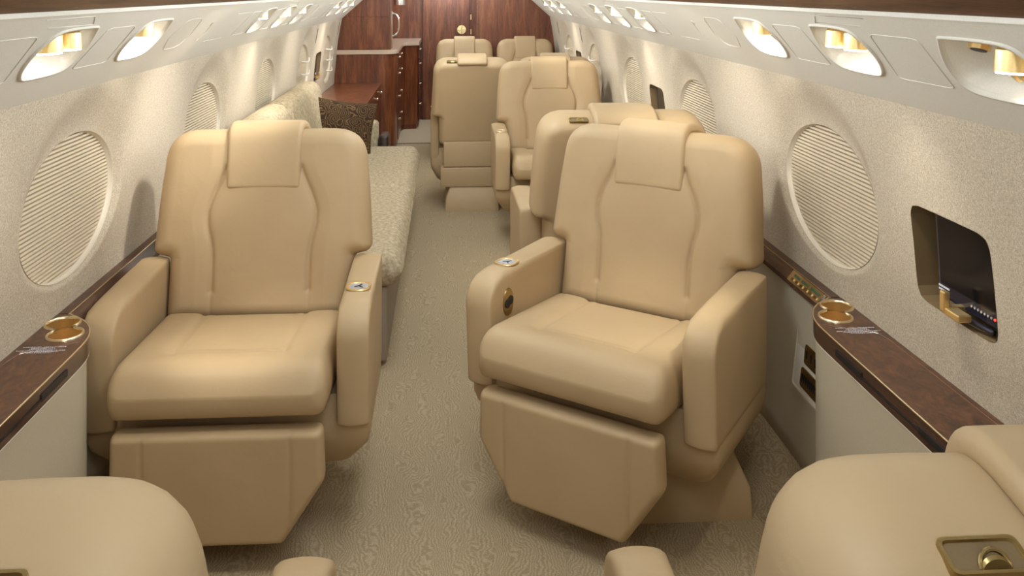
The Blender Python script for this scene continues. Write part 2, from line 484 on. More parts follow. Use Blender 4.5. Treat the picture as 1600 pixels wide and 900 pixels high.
TVZ0, TVZ1 = .792, 1.012
def tv_shape(yc_, hw=.137):
    def f(a):
        c, s = math.cos(a), math.sin(a); hz = (TVZ1-TVZ0)/2; p = 9
        r = (abs(c/hw)**p+abs(s/hz)**p)**(-1/p)
        return yc_+r*c, (TVZ0+TVZ1)/2+r*s
    return f
TV_R = [1.79+2.55*k for k in range(3)]
TV_L = [6.89]
wn = 0
for sg, side, tvs in ((-1, 'left', TV_L), (1, 'right', TV_R)):
    bm = bmesh.new()
    for yc in WIN_Y:
        ring_cell(bm, yc-.44, yc+.44, dict(c=(yc, WZ), f=lambda a, yc=yc: (yc+WA*math.cos(a), WZ+WB*math.sin(a))), yc, sg)
    edges = [Y0]+[v for yc in WIN_Y for v in (yc-.44, yc+.44)]+[8.46 if sg > 0 else 8.1]
    for a, b in zip(edges[::2], edges[1::2]):
        if b <= a: continue
        tv = [t for t in tvs if a <= t <= b]
        if tv:
            tc = (a+b)/2; V = ring_cell(bm, a, b, dict(c=(tc, (TVZ0+TVZ1)/2), f=tv_shape(tc, .146)), None, sg)
        else:
            ny, nz = max(1, int((b-a)/.1)), 12
            g = [[bm.verts.new(wall_point(a+(b-a)*i/ny, ZB+(ZT-ZB)*j/nz, None, sg)) for j in range(nz+1)] for i in range(ny+1)]
            for i in range(ny):
                for j in range(nz): bm.faces.new((g[i][j], g[i+1][j], g[i+1][j+1], g[i][j+1]))
    bmesh.ops.remove_doubles(bm, verts=bm.verts, dist=.0008)
    struct('wall_'+side, bm, 'wall', smooth=True)
    bm = bmesh.new(); box(bm, min(sg*1.17, sg*1.2), max(sg*1.17, sg*1.2), Y0, 10.2, 0, 1.9); struct('wall_'+side+'_outer', bm, 'wall')
    # windows: reveal frame plus a pleated shade, everything at its place in the wall
    for wi, yc in enumerate(WIN_Y):
        wn += 1
        w_ = empty('window_%d' % wn, (sg*XP, yc, WZ)); w_['kind'] = 'structure'
        b2 = bmesh.new(); n = 96; rings = []
        for (dx, sc) in ((-.001, 1.003), (.002, .998), (.010, .996), (.011, .988), (.014, .986), (.030, .984)):
            rings.append([(sg*(dx+.003-.055*sc*WB*math.sin(2*PI*k/n)), sc*WA*math.cos(2*PI*k/n), sc*WB*math.sin(2*PI*k/n)) for k in range(n)])
        loft(b2, rings, False); obj('window_frame', b2, 'frame', w_, smooth=True)
        b2 = bmesh.new(); rows = []; npl = 34; zl = []
        for i in range(npl):
            z0 = -WB*.98+2*WB*.98*i/npl; pz = 2*WB*.98/npl; zl += [(z0, .013), (z0+.56*pz, .013), (z0+.58*pz, .026), (z0+.98*pz, .026)]
        for z, dx_ in zl:
            hw = WA*.992*math.sqrt(max(1-(z/(WB*.985))**2, 0))
            x = sg*(dx_+.003-.055*z)
            rows.append([b2.verts.new((x, -hw+2*hw*j/6, z)) for j in range(7)])
        for r0, r1 in zip(rows, rows[1:]):
            for j in range(6): b2.faces.new((r0[j], r0[j+1], r1[j+1], r1[j]))
        obj('pleated_shade', b2, 'shade', w_)
        if yc > 5.5:       # white curved grab clips across the far windows
            for zz in (.09, .0, -.09):
                b2 = bmesh.new()
                tube(b2, [(sg*(-.02-.02*math.sin(PI*k/10)), -.17+.034*k, zz-.015*math.sin(PI*k/10)) for k in range(11)], .006)
                obj('curved_clip', b2, 'white', w_, smooth=True)

# thin dark air slots high on the wall beside the exit windows
k = 2
for sg in (-1, 1):
    for y in (6.6, 7.95):
        bm = bmesh.new()
        prof = [(sg*(wx(z)-.001), z) for z in (1.10, 1.21)]
        for (xa, za), (xb, zb) in zip(prof, prof[1:]):
            vs = [bm.verts.new(p) for p in ((xa, y, za), (xa, y+.02, za), (xb, y+.02, zb), (xb, y, zb))]; bm.faces.new(vs)
        bmesh.ops.solidify(bm, geom=bm.faces[:], thickness=.004)
        struct('trim_%d' % k, bm, 'bezel'); k += 1

# lower side wall: white panels from ledge down to the carpeted rise
for sg, side in ((-1, 'left'), (1, 'right')):
    bm = bmesh.new()
    prof = [(1.03, .60), (1.022, .5), (1.012, .3), (1.0, .16), (.993, .112), (1.03, .10)]
    ys = np.linspace(2.1, 8.4 if sg > 0 else 6.0, 60)
    g = [[bm.verts.new((sg*x, y, z)) for x, z in prof] for y in ys]
    for i in range(len(ys)-1):
        for j in range(len(prof)-1): bm.faces.new((g[i][j], g[i][j+1], g[i+1][j+1], g[i+1][j]))
    struct('wall_%s_lower' % side, bm, 'side', smooth=True)

# sloped valance panels with the holes for the light pods
def pn(sg, y, s, n=0.0):
    return (sg*(.755+.245*s+.668*n), y, 1.455-.22*s+.744*n)
POD_Y = [1.355, 1.87, 2.385, 3.88, 4.40, 4.92, 6.41, 6.93, 7.45]
POD = chaikin([(.055, .155), (-.08, .155), (-.125, .19), (-.13, .34), (-.10, .5), (-.055, .61), (-.02, .635), (.125, .63), (.15, .56), (.14, .44), (.105, .30), (.06, .17)][::-1], 2, True)
for sg, side in ((-1, 'left'), (1, 'right')):
    bm = bmesh.new()
    outer = [(Y0, -.0), (8.45, -.0), (8.45, 1.0), (Y0, 1.0)]
    holes = [[(y+a, s) for a, s in POD] for y in POD_Y]
    holed(bm, outer, holes, lambda y, s: pn(sg, y, s))
    for h in holes:
        a = [bm.verts.new(pn(sg, *p)) for p in h]; b = [bm.verts.new(pn(sg, p[0], p[1], .012)) for p in h]
        for i in range(len(a)): bm.faces.new((a[i], a[(i+1) % len(a)], b[(i+1) % len(a)], b[i]))
    # rounded lower lip turning back to the wall, and upper lip
    lip = [(0, 1.0, 0), (0, 1.03, .008), (0, 1.035, .02), (0, 1.02, .04)]
    for (a, b) in zip(lip, lip[1:]):
        vs = [bm.verts.new(pn(sg, yy, q[1], q[2])) for yy, q in ((Y0, a), (8.45, a), (8.45, b), (Y0, b))]; bm.faces.new(vs)
    bmesh.ops.remove_doubles(bm, verts=bm.verts, dist=.0001)
    p_ = struct('ceiling_valance_'+side, bm, 'panel')
    bm = bmesh.new()         # shallow seams of the blank covers between pods
    def outline(pts, r=.02, closed=False):
        q = round_poly(pts, r, 4)
        tube(bm, [pn(sg, y, s, -.0005) for y, s in q], .0011, 5, closed)
    for y in POD_Y:
        outline([(y-.20, .19), (y-.375, .19), (y-.315, .63), (y-.115, .63)], .03, True)
    for a in (2.62, 5.15):
        outline([(a, .19), (a+.16, .19), (a+.24, .45), (a+.24, .63), (a+.10, .63), (a+.02, .45)], .06, True)
        outline([(a+.62, .19), (a+.85, .19)], 0); outline([(a+.55, .63), (a+.8, .63)], 0)
        outline([(a+.35, .22), (a+.42, .45), (a+.42, .63)], .05)
    for a in (1.62, 4.15): outline([(a, .04), (a+.22, .04), (a+.26, .12), (a+.05, .12)], .0)
    obj('seam_line', bm, 'panel', p_, smooth=True)
    bm = bmesh.new()
    box(bm, min(sg*.752, sg*.765), max(sg*.752, sg*.765), Y0, 8.45, 1.452, 1.462, .002)
    struct('trim_%d' % (k), bm, 'panel'); k += 1
    bm = bmesh.new()
    vs = [bm.verts.new(p) for p in ((sg*.758, Y0, 1.457), (sg*.758, 8.45, 1.457), (sg*.718, 8.45, 1.492), (sg*.718, Y0, 1.492))]
    bm.faces.new(vs); bmesh.ops.solidify(bm, geom=bm.faces[:], thickness=.01)
    struct('trim_%d' % (k), bm, 'walnut'); k += 1
    bm = bmesh.new()
    box(bm, min(sg*.70, sg*.722), max(sg*.70, sg*.722), Y0, 8.45, 1.489, 1.50, .003); struct('trim_%d' % k, bm, 'panel'); k += 1

bm = bmesh.new()            # ceiling shell
prof = [(-1.2, 1.6), (-.95, 1.66), (-.78, 1.74), (-.5, 1.83), (0, 1.86), (.5, 1.83), (.78, 1.74), (.95, 1.66), (1.2, 1.6)]
for yy in (0,):
    g = [[bm.verts.new((x, y, z)) for x, z in prof] for y in (Y0, 10.2)]
    for j in range(len(prof)-1): bm.faces.new((g[0][j], g[0][j+1], g[1][j+1], g[1][j]))
bmesh.ops.solidify(bm, geom=bm.faces[:], thickness=.02)
struct('ceiling', bm, 'ceil', smooth=True)
bm = bmesh.new(); box(bm, -1.3, 1.3, Y0-.06, Y0, -.1, 1.9); struct('wall_back', bm, 'ceil')

# ------------------------------------------------------------------ far bulkhead, door and forward wall
def section(x):           # keeps the bulkheads inside the cabin section
    return 1.15
bm = bmesh.new(); box(bm, .285, 1.16, 8.46, 8.53, 0, 1.86, .002); struct('wall_front_right', bm, 'maho')
bm = bmesh.new(); box(bm, -1.2, 1.2, 10.1, 10.16, 0, 1.86); struct('wall_front', bm, 'maho')
d1 = empty('door_1', (-.02, 10.09, 0)); d1['kind'] = 'structure'
bm = bmesh.new(); box(bm, -.273, .262, -.03, 0, .005, 1.84, .002); obj('door_panel', bm, 'maho', d1)
bm = bmesh.new()
for a, b in ((-.285, -.277), (.266, .276)): box(bm, a, b, -.034, 0, 0, 1.85)
obj('door_frame', bm, 'maho_d', d1)
h_ = empty('door_handle'); h_.parent = d1; h_.location = (.175, -.035, 1.044)
bpy.data.objects.remove(h_)
bm = bmesh.new(); cyl(bm, (.175, -.031, 1.044), (.175, -.045, 1.044), .052, .050, 40)
dh = obj('door_handle', bm, 'brass', d1, auto=40)
bm = bmesh.new()
box(bm, .125, .225, -.060, -.044, 1.039, 1.049, .002); box(bm, .170, .180, -.062, -.044, .998, 1.09, .002)
obj('cross_grip', bm, 'pbrass', dh)
bm = bmesh.new()
for z in (.42, .99, 1.16): box(bm, .277, .289, -.05, -.034, z, z+.06, .002)
obj('hinge', bm, 'brass', d1)
bm = bmesh.new(); box(bm, .2745, .2855, 8.452, 8.535, 0, 1.86, .003); struct('trim_%d' % k, bm, 'walnut'); k += 1

# ------------------------------------------------------------------ light pods in the valance
ORD = ['nearest the camera', 'second from the camera', 'third from the camera', 'fourth from the camera', 'fifth from the camera', 'sixth from the camera', 'seventh from the camera', 'eighth from the camera', 'farthest from the camera']
def spot(loc, target, power, size=38, parent=None, blend=.9, name='reading_spot'):
    l = bpy.data.lights.new(name, 'SPOT'); l.energy = power; l.spot_size = math.radians(size); l.spot_blend = blend
    l.shadow_soft_size = .03; l.color = (1, .93, .8)
    o = bpy.data.objects.new(name, l); C.objects.link(o)
    d = Vector(target)-Vector(loc); o.rotation_euler = d.to_track_quat('-Z', 'Y').to_euler()
    o.location = loc; return o
def pod(sg, y, kind, i):
    side = 'left' if sg < 0 else 'right'
    what = {'two': 'with two lamps', 'one': 'with lamp and switch', 'vent': 'with nozzle and lamp'}[kind]
    t = empty('reading_light_pod', pn(sg, y, .4), 0, 'white light pod %s, %s in the %s valance' % (what, ORD[i], side), 'light', 'reading light pods in the %s valance' % side)
    off = Vector(pn(sg, y, .4))
    L = lambda a, s, n: tuple(Vector(pn(sg, y+a, s, n))-off)
    cx = sum(p[0] for p in POD)/len(POD); cy = sum(p[1] for p in POD)/len(POD)
    sc = lambda f, n: [L(cx+(a-cx)*f, cy+(s-cy)*f, n) for a, s in POD]
    bm = bmesh.new(); loft(bm, [sc(1.0, .004), sc(.985, .018), sc(.95, .035), sc(.85, .052), sc(.6, .062), sc(.3, .066)], False)
    last = bm.verts[-len(POD):] if False else None
    bm.verts.ensure_lookup_table(); bm.faces.new([bm.verts[j] for j in range(len(bm.verts)-len(POD), len(bm.verts))])
    obj('bowl', bm, 'bowl', t, smooth=True)
    bm = bmesh.new(); loft(bm, [sc(1.06, 0), sc(1.05, -.004), sc(1.0, -.004), sc(.975, .006)], False)
    obj('bezel', bm, 'panel', t, smooth=True)
    def lamp(a, s, tilt=0):
        c = Vector(L(a, s+.02, .016)); d = Vector((-sg*.05, tilt, -1)).normalized()
        up = c-d*.012; dn = c+d*.022
        bm = bmesh.new(); cyl(bm, up, dn, .026, .026, 32, True); cyl(bm, up-d*.012, up, .018, .024, 24)
        h = obj('lamp_head', bm, 'brass', t, auto=35)
        bm = bmesh.new(); cyl(bm, dn+d*.0005, dn+d*.003, .0235, .0235, 28); obj('lamp_lens', bm, 'lens', h)
    def nozzle(a, s):
        c = Vector(L(a, s, .034)); d = Vector((-sg*.3, -.1, -1)).normalized()
        bm = bmesh.new(); cyl(bm, c-d*.015, c+d*.016, .020, .017, 8); n_ = obj('air_nozzle', bm, 'brass', t, auto=20)
        bm = bmesh.new(); cyl(bm, c+d*.0162, c+d*.017, .013, .013, 16); obj('nozzle_opening', bm, 'dark', n_)
    def switch(a, s, w=.028, hgt=.16):
        bm = bmesh.new(); q = [(a-w, s-hgt/2), (a+w, s-hgt/2), (a+w, s+hgt/2), (a-w, s+hgt/2)]
        q = round_poly(q, .008, 3)
        prism(bm, q, lambda u, v: L(u, v, .026), lambda u, v: L(u, v, .052)); sw = obj('switch_plate', bm, 'brass', t)
        bm = bmesh.new()
        for e in (-.6, 0, .6):
            q = [(a+e*w-.003, s-hgt*.3), (a+e*w+.003, s-hgt*.3), (a+e*w+.003, s+hgt*.34), (a+e*w-.003, s+hgt*.34)]
            prism(bm, q, lambda u, v: L(u, v, .021), lambda u, v: L(u, v, .027))
        obj('rib', bm, 'pbrass', sw)
    spot(pn(sg, y-.01, .42, .0), (sg*1.0, y+.7, .95) if i == 2 else (sg*(.87 if i < 2 else .95), y-.01, .9), POD_W*(1.7 if kind == 'two' else 1)*(1.2 if i < 2 else 1.7 if i == 2 else 1.2), 92, None, 1.0, 'pod_spot')
    if kind == 'two': lamp(.030, .30); lamp(-.055, .31)
    elif kind == 'one': lamp(-.03, .29); switch(-.015, .50)
    else: nozzle(.03, .29); lamp(-.055, .31); switch(.0, .50, .03)
    return t
POD_W = 2.6
KINDS = ['vent', 'two', 'one', 'one', 'two', 'one', 'one', 'two', 'one']
for sg in (-1, 1):
    for i, y in enumerate(POD_Y): pod(sg, y, KINDS[i], i)
spot((-.84, 1.85, 1.36), (-.58, 2.46, .50), 20, 30)
spot((.84, 1.85, 1.36), (.50, 2.52, .50), 20, 30)

# ------------------------------------------------------------------ side ledges, consoles
def side_ledge(sg):
    side = 'left' if sg < 0 else 'right'
    y_end = 6.09 if sg < 0 else 8.44
    t = empty('side_ledge', (0, 0, 0), 0, 'narrow dark burl wood ledge running along the %s wall under the windows' % side, 'ledge')
    bm = bmesh.new(); q = [(1.036, 2.36), (1.068, 2.36), (1.068, y_end), (1.036, y_end)]
    prism(bm, q, lambda x, y: (sg*x, y, .630), lambda x, y: (sg*x, y, .641)); obj('wood_top', bm, 'burl', t)
    bm = bmesh.new(); tube(bm, [(sg*1.0355, 2.35, .6405), (sg*1.0355, y_end, .6405)], .0018, 6); obj('brass_line', bm, 'pbrass', t)
    bm = bmesh.new()
    prof = [(1.036, .639), (1.014, .612), (1.012, .598), (1.03, .596), (1.06, .6), (1.06, .629)]
    prism(bm, prof, lambda x, z: (sg*x, 2.334, z), lambda x, z: (sg*x, y_end, z)); obj('ledge_face', bm, 'edge', t)
    if sg < 0: return t
    # control plate set in the slanted face
    def sl(y, s, n): return (sg*(1.036-.022*s-.78*n), y, .639-.027*s+.63*n)
    bm = bmesh.new(); q = round_poly([(2.385, .12), (2.62, .12), (2.62, .97), (2.385, .97)], [.02, .02, .02, .02], 4)
    q = [(y, s) for y, s in round_poly([(2.385, .05), (2.60, .05), (2.60, 1.05), (2.385, 1.05)], .02, 4)]
    prism(bm, q, lambda y, s: sl(y, s, .000), lambda y, s: sl(y, s, .004)); cp = obj('control_plate', bm, 'pbrass', t)
    bm = bmesh.new(); 
    for a, b in ((2.40, 2.46), (2.475, 2.52), (2.535, 2.575)):
        prism(bm, [(a, .25), (b, .25), (b, .48), (a, .48)], lambda y, s: sl(y, s, .004), lambda y, s: sl(y, s, .005))
    obj('display', bm, 'green', cp)
    bm = bmesh.new()
    for i in range(6):
        a = 2.40+.032*i; prism(bm, [(a, .62), (a+.016, .62), (a+.016, .85), (a, .85)], lambda y, s: sl(y, s, .004), lambda y, s: sl(y, s, .0065))
    obj('button', bm, 'brass2', cp)
    return t
for sg in (-1, 1): side_ledge(sg)

def console(sg):
    side = 'left' if sg < 0 else 'right'
    t = empty('side_console', (0, 0, 0), 0, 'wide %s console with dark burl wood top, rounded end and cream front panel' % side, 'console')
    inner = [(.915, Y0+.02), (.915, 2.08), (.916, 2.17), (.928, 2.225), (.952, 2.275), (.985, 2.315), (1.031, 2.352)]
    edge = [inner[0]]+chaikin(inner[1:], 2)
    outer = edge+[(1.068, 2.352), (1.068, Y0+.02)]
    ca, cb, R_ = (.985, 2.214), (1.022, 2.287), .0400
    def eight(r, neck):      # two overlapping circles joined by a soft waist
        d = Vector(cb)-Vector(ca); ang = math.atan2(d.y, d.x); half = math.radians(neck)
        pts = []
        for c0, a0 in ((ca, ang+half), (cb, ang+PI+half)):
            n = 30
            for i in range(n+1):
                a = a0+(2*PI-2*half)*i/n; pts.append((c0[0]+r*math.cos(a), c0[1]+r*math.sin(a)))
        return pts
    hole = eight(R_+.002, 32)
    bm = bmesh.new()
    holed(bm, outer, [hole], lambda x, y: (sg*x, y, .642))
    obj('wood_top', bm, 'burl', t)
    bm = bmesh.new()     # dark lacquered edge band with the slot for the folding table
    for (za, zb, dx) in ((.6415, .592, 0),):
        a = [bm.verts.new((sg*x, y, za)) for x, y in edge]; b = [bm.verts.new((sg*(x+.001), y, zb)) for x, y in edge]
        for i in range(len(a)-1): bm.faces.new((a[i], a[i+1], b[i+1], b[i]))
    obj('edge_band', bm, 'edge', t, smooth=True)
    bm = bmesh.new()
    box(bm, min(sg*.9135, sg*.92), max(sg*.9135, sg*.92), .2, 2.05, .609, .6125)
    for a in (1.93, 1.56): box(bm, min(sg*.9125, sg*.92), max(sg*.9125, sg*.92), a, a+.13, .606, .622, .001)
    obj('table_slot', bm, 'dark', t)
    bm = bmesh.new(); tube(bm, [(sg*(x-.0005), y, .642) for x, y in edge], .0022, 6); obj('brass_line', bm, 'pbrass', t, smooth=True)
    bm = bmesh.new(); tube(bm, [(sg*(x+.004), y, .590) for x, y in edge], .003, 6); obj('light_lip', bm, 'white', t, smooth=True)
    bm = bmesh.new()
    pe = [(x+.006, y-.004) for x, y in edge]
    a = [bm.verts.new((sg*x, y, .592)) for x, y in pe]; b = [bm.verts.new((sg*x, y, .06)) for x, y in pe]
    for i in range(len(a)-1): bm.faces.new((a[i], a[i+1], b[i+1], b[i]))
    obj('front_panel', bm, 'side', t, smooth=True)
    # inlay line in the burl
    bm = bmesh.new(); tube(bm, [(sg*1.050, Y0+.1, .6422), (sg*1.050, 2.06, .6422), (sg*1.042, 2.10, .6422), (sg*.93, 2.165, .6422)], .0008, 4); obj('inlay_line', bm, 'walnut', t)
    # twin cup holder
    bm = bmesh.new(); h0 = eight(R_+.004, 30); h1 = eight(R_-.002, 34)
    rings = [[(sg*x, y, z) for x, y in hh] for hh, z in ((eight(R_+.005, 29), .642), (eight(R_+.004, 30), .6455), (eight(R_+.0015, 32), .6470), (eight(R_-.0015, 34), .6455), (eight(R_-.002, 35), .640))]
    loft(bm, rings, False); ch = obj('cup_holder', bm, 'pbrass', t, smooth=True)
    for c0 in (ca, cb):
        bm = bmesh.new(); n = 40
        rg = [[(sg*(c0[0]+r*math.cos(2*PI*i/n)), c0[1]+r*math.sin(2*PI*i/n), z) for i in range(n)] for r, z in ((R_-.001, .643), (R_-.001, .58))]
        loft(bm, rg, False); bm.faces.new([bm.verts[-n:][i] for i in range(n)] if False else [v for v in list(bm.verts)[-n:]])
        obj('cup_well', bm, 'brass', ch, auto=40)
    # small white lettering block, too small to read in the photo
    bm = bmesh.new(); rnd = random.Random(5)
    for row, (wd, yy) in enumerate(((.050, 2.138), (.026, 2.131), (.030, 2.124), (.056, 2.117), (.044, 2.110), (.030, 2.104))):
        x = 1.0-wd
        while x < 1.0+wd:
            l_ = rnd.uniform(.002, .0045)
            x_ = x
            box(bm, min(sg*x_, sg*(x_+l_)), max(sg*x_, sg*(x_+l_)), yy-.0004, yy+.0022*(rnd.random() > .3), .6421, .6426)
            if rnd.random() > .35: box(bm, min(sg*x_, sg*(x_+.0008)), max(sg*x_, sg*(x_+.0008)), yy-.0016, yy+.0026, .6421, .6426)
            x += l_+rnd.uniform(.0008, .0022)
    obj('lettering', bm, 'ink', t)
for sg in (-1, 1): console(sg)

# recessed outlet pocket in the lower right wall
t = empty('outlet_panel', (1.0, 2.45, .42), 0, 'outlet pocket with brass socket plates in the cream lower wall beside the right console', 'outlet')
def op(y, z, n): return (.018-n+(z)*.12, y, z)
bm = bmesh.new()
fr = round_poly([(-.20, -.105), (.095, -.105), (.095, .10), (-.20, .10)], .012, 4)
f2 = [(y*.93-.0, z*.90) for y, z in fr]
rings = [[op(y, z, 0) for y, z in fr], [op(y, z, .005) for y, z in fr], [op(y, z, .005) for y, z in [(a*.965, b*.94) for a, b in fr]], [op(y, z, .001) for y, z in f2]]
loft(bm, rings, False); obj('pocket_frame', bm, 'side', t, auto=30)
bm = bmesh.new(); prism(bm, f2, lambda y, z: op(y, z, .0005), lambda y, z: op(y, z, .0015)); obj('pocket_back', bm, 'panel', t)
for zc, nb, yc in ((.015, 2, -.03), (-.055, 4, -.02)):
    bm = bmesh.new(); q = round_poly([(yc-.06, zc-.028), (yc+.06, zc-.028), (yc+.06, zc+.028), (yc-.06, zc+.028)], .01, 3)
    prism(bm, q, lambda y, z: op(y, z, .001), lambda y, z: op(y, z, .005)); so = obj('socket_plate', bm, 'brass2', t)
    bm = bmesh.new()
    for i in range(nb*2):
        y_ = yc-.045+.09*i/(nb*2-1); box(bm, op(y_, zc, .006)[0]-.0005, op(y_, zc, .006)[0]+.001, y_-.004, y_+.004, zc-.012, zc+.012)
    obj('socket', bm, 'dark', so)

# ------------------------------------------------------------------ monitors
def monitor(sg, yc, lab):
    t = empty('wall_monitor', (sg*1.085, yc, (TVZ0+TVZ1)/2), 0, lab, 'monitor')
    zc = (TVZ0+TVZ1)/2
    bm = bmesh.new(); n = 48; f = tv_shape(0, .1463)
    pts = [(f(2*PI*i/n)[0], f(2*PI*i/n)[1]-zc) for i in range(n)]
    loft(bm, [[(sg*(wx(z+zc)-1.085-.0005), y, z) for y, z in pts], [(sg*(wx(z+zc)-1.085+.03), y*.995, z*.995) for y, z in pts], [(sg*.045, y*.99, z*.985) for y, z in pts]], False)
    bm.faces.new(list(bm.verts)[-n:]); obj('recess', bm, 'bronze', t, smooth=False)
    def P(y, z, n_): return (sg*(-.022-n_-(z)*.06), y-.006, z)
    bm = bmesh.new(); q = round_poly([(-.127, -.083), (.090, -.083), (.090, .104), (-.127, .104)], .006, 3)
    prism(bm, q, lambda y, z: P(y, z, -.022), lambda y, z: P(y, z, .0)); s_ = obj('screen_housing', bm, 'bezel', t)
    bm = bmesh.new(); q = round_poly([(-.121, -.052), (.082, -.052), (.082, .098), (-.121, .098)], .004, 3)
    prism(bm, q, lambda y, z: P(y, z, 0), lambda y, z: P(y, z, .0012)); obj('screen', bm, 'black', s_)
    bm = bmesh.new()
    for i in range(7): cyl(bm, P(-.03-.011*i, -.066, 0), P(-.03-.011*i, -.066, .002), .0028, seg=12)
    obj('button', bm, 'silver', s_)
    bm = bmesh.new(); cyl(bm, P(-.107, -.066, 0), P(-.107, -.066, .0022), .0025, seg=12); obj('indicator', bm, 'red', s_)
    bm = bmesh.new()
    for r_ in range(2):
        for i in range(8): 
            y_ = .083-.0052*i; a = P(y_, -.060-.008*r_, .0006); box(bm, a[0]-.0006, a[0]+.0006, y_-.0018, y_+.0018, a[2]-.002, a[2]+.002)
    obj('lettering', bm, 'ink', s_)
    bm = bmesh.new(); mv = Matrix.Translation((sg*-.012, -.03, 0))
    box(bm, min(sg*-.052, sg*-.038), max(sg*-.052, sg*-.038), .020, .038, -.088, -.045, .003, mv)
    box(bm, min(sg*-.050, sg*-.020), max(sg*-.050, sg*-.020), -.028, .034, -.093, -.078, .003, mv)
    box(bm, min(sg*-.044, sg*.0), max(sg*-.044, sg*.0), .02, .036, -.088, -.076, .002, mv); obj('brass_latch', bm, 'brass', t)
    bm = bmesh.new(); tube(bm, chaikin([(sg*-.012, .07, -.083), (sg*-.03, .04, -.092), (sg*-.028, -.04, -.094), (sg*-.012, -.10, -.098)], 2), .006, 8)
    obj('swing_arm', bm, 'bezel', t, smooth=True)
    return t
monitor(1, 1.79, 'black pull-out monitor with brass latch in a wall recess above the right console')
monitor(1, 4.34, 'black wall monitor between windows behind the facing pair of right seats')
monitor(1, 6.89, 'farthest small black monitor recess on the right wall near the wooden bulkhead')
for o in list(C.objects):
    pass
monitor(-1, 6.89, 'dark tall monitor opening on the left wall beyond the sofa')

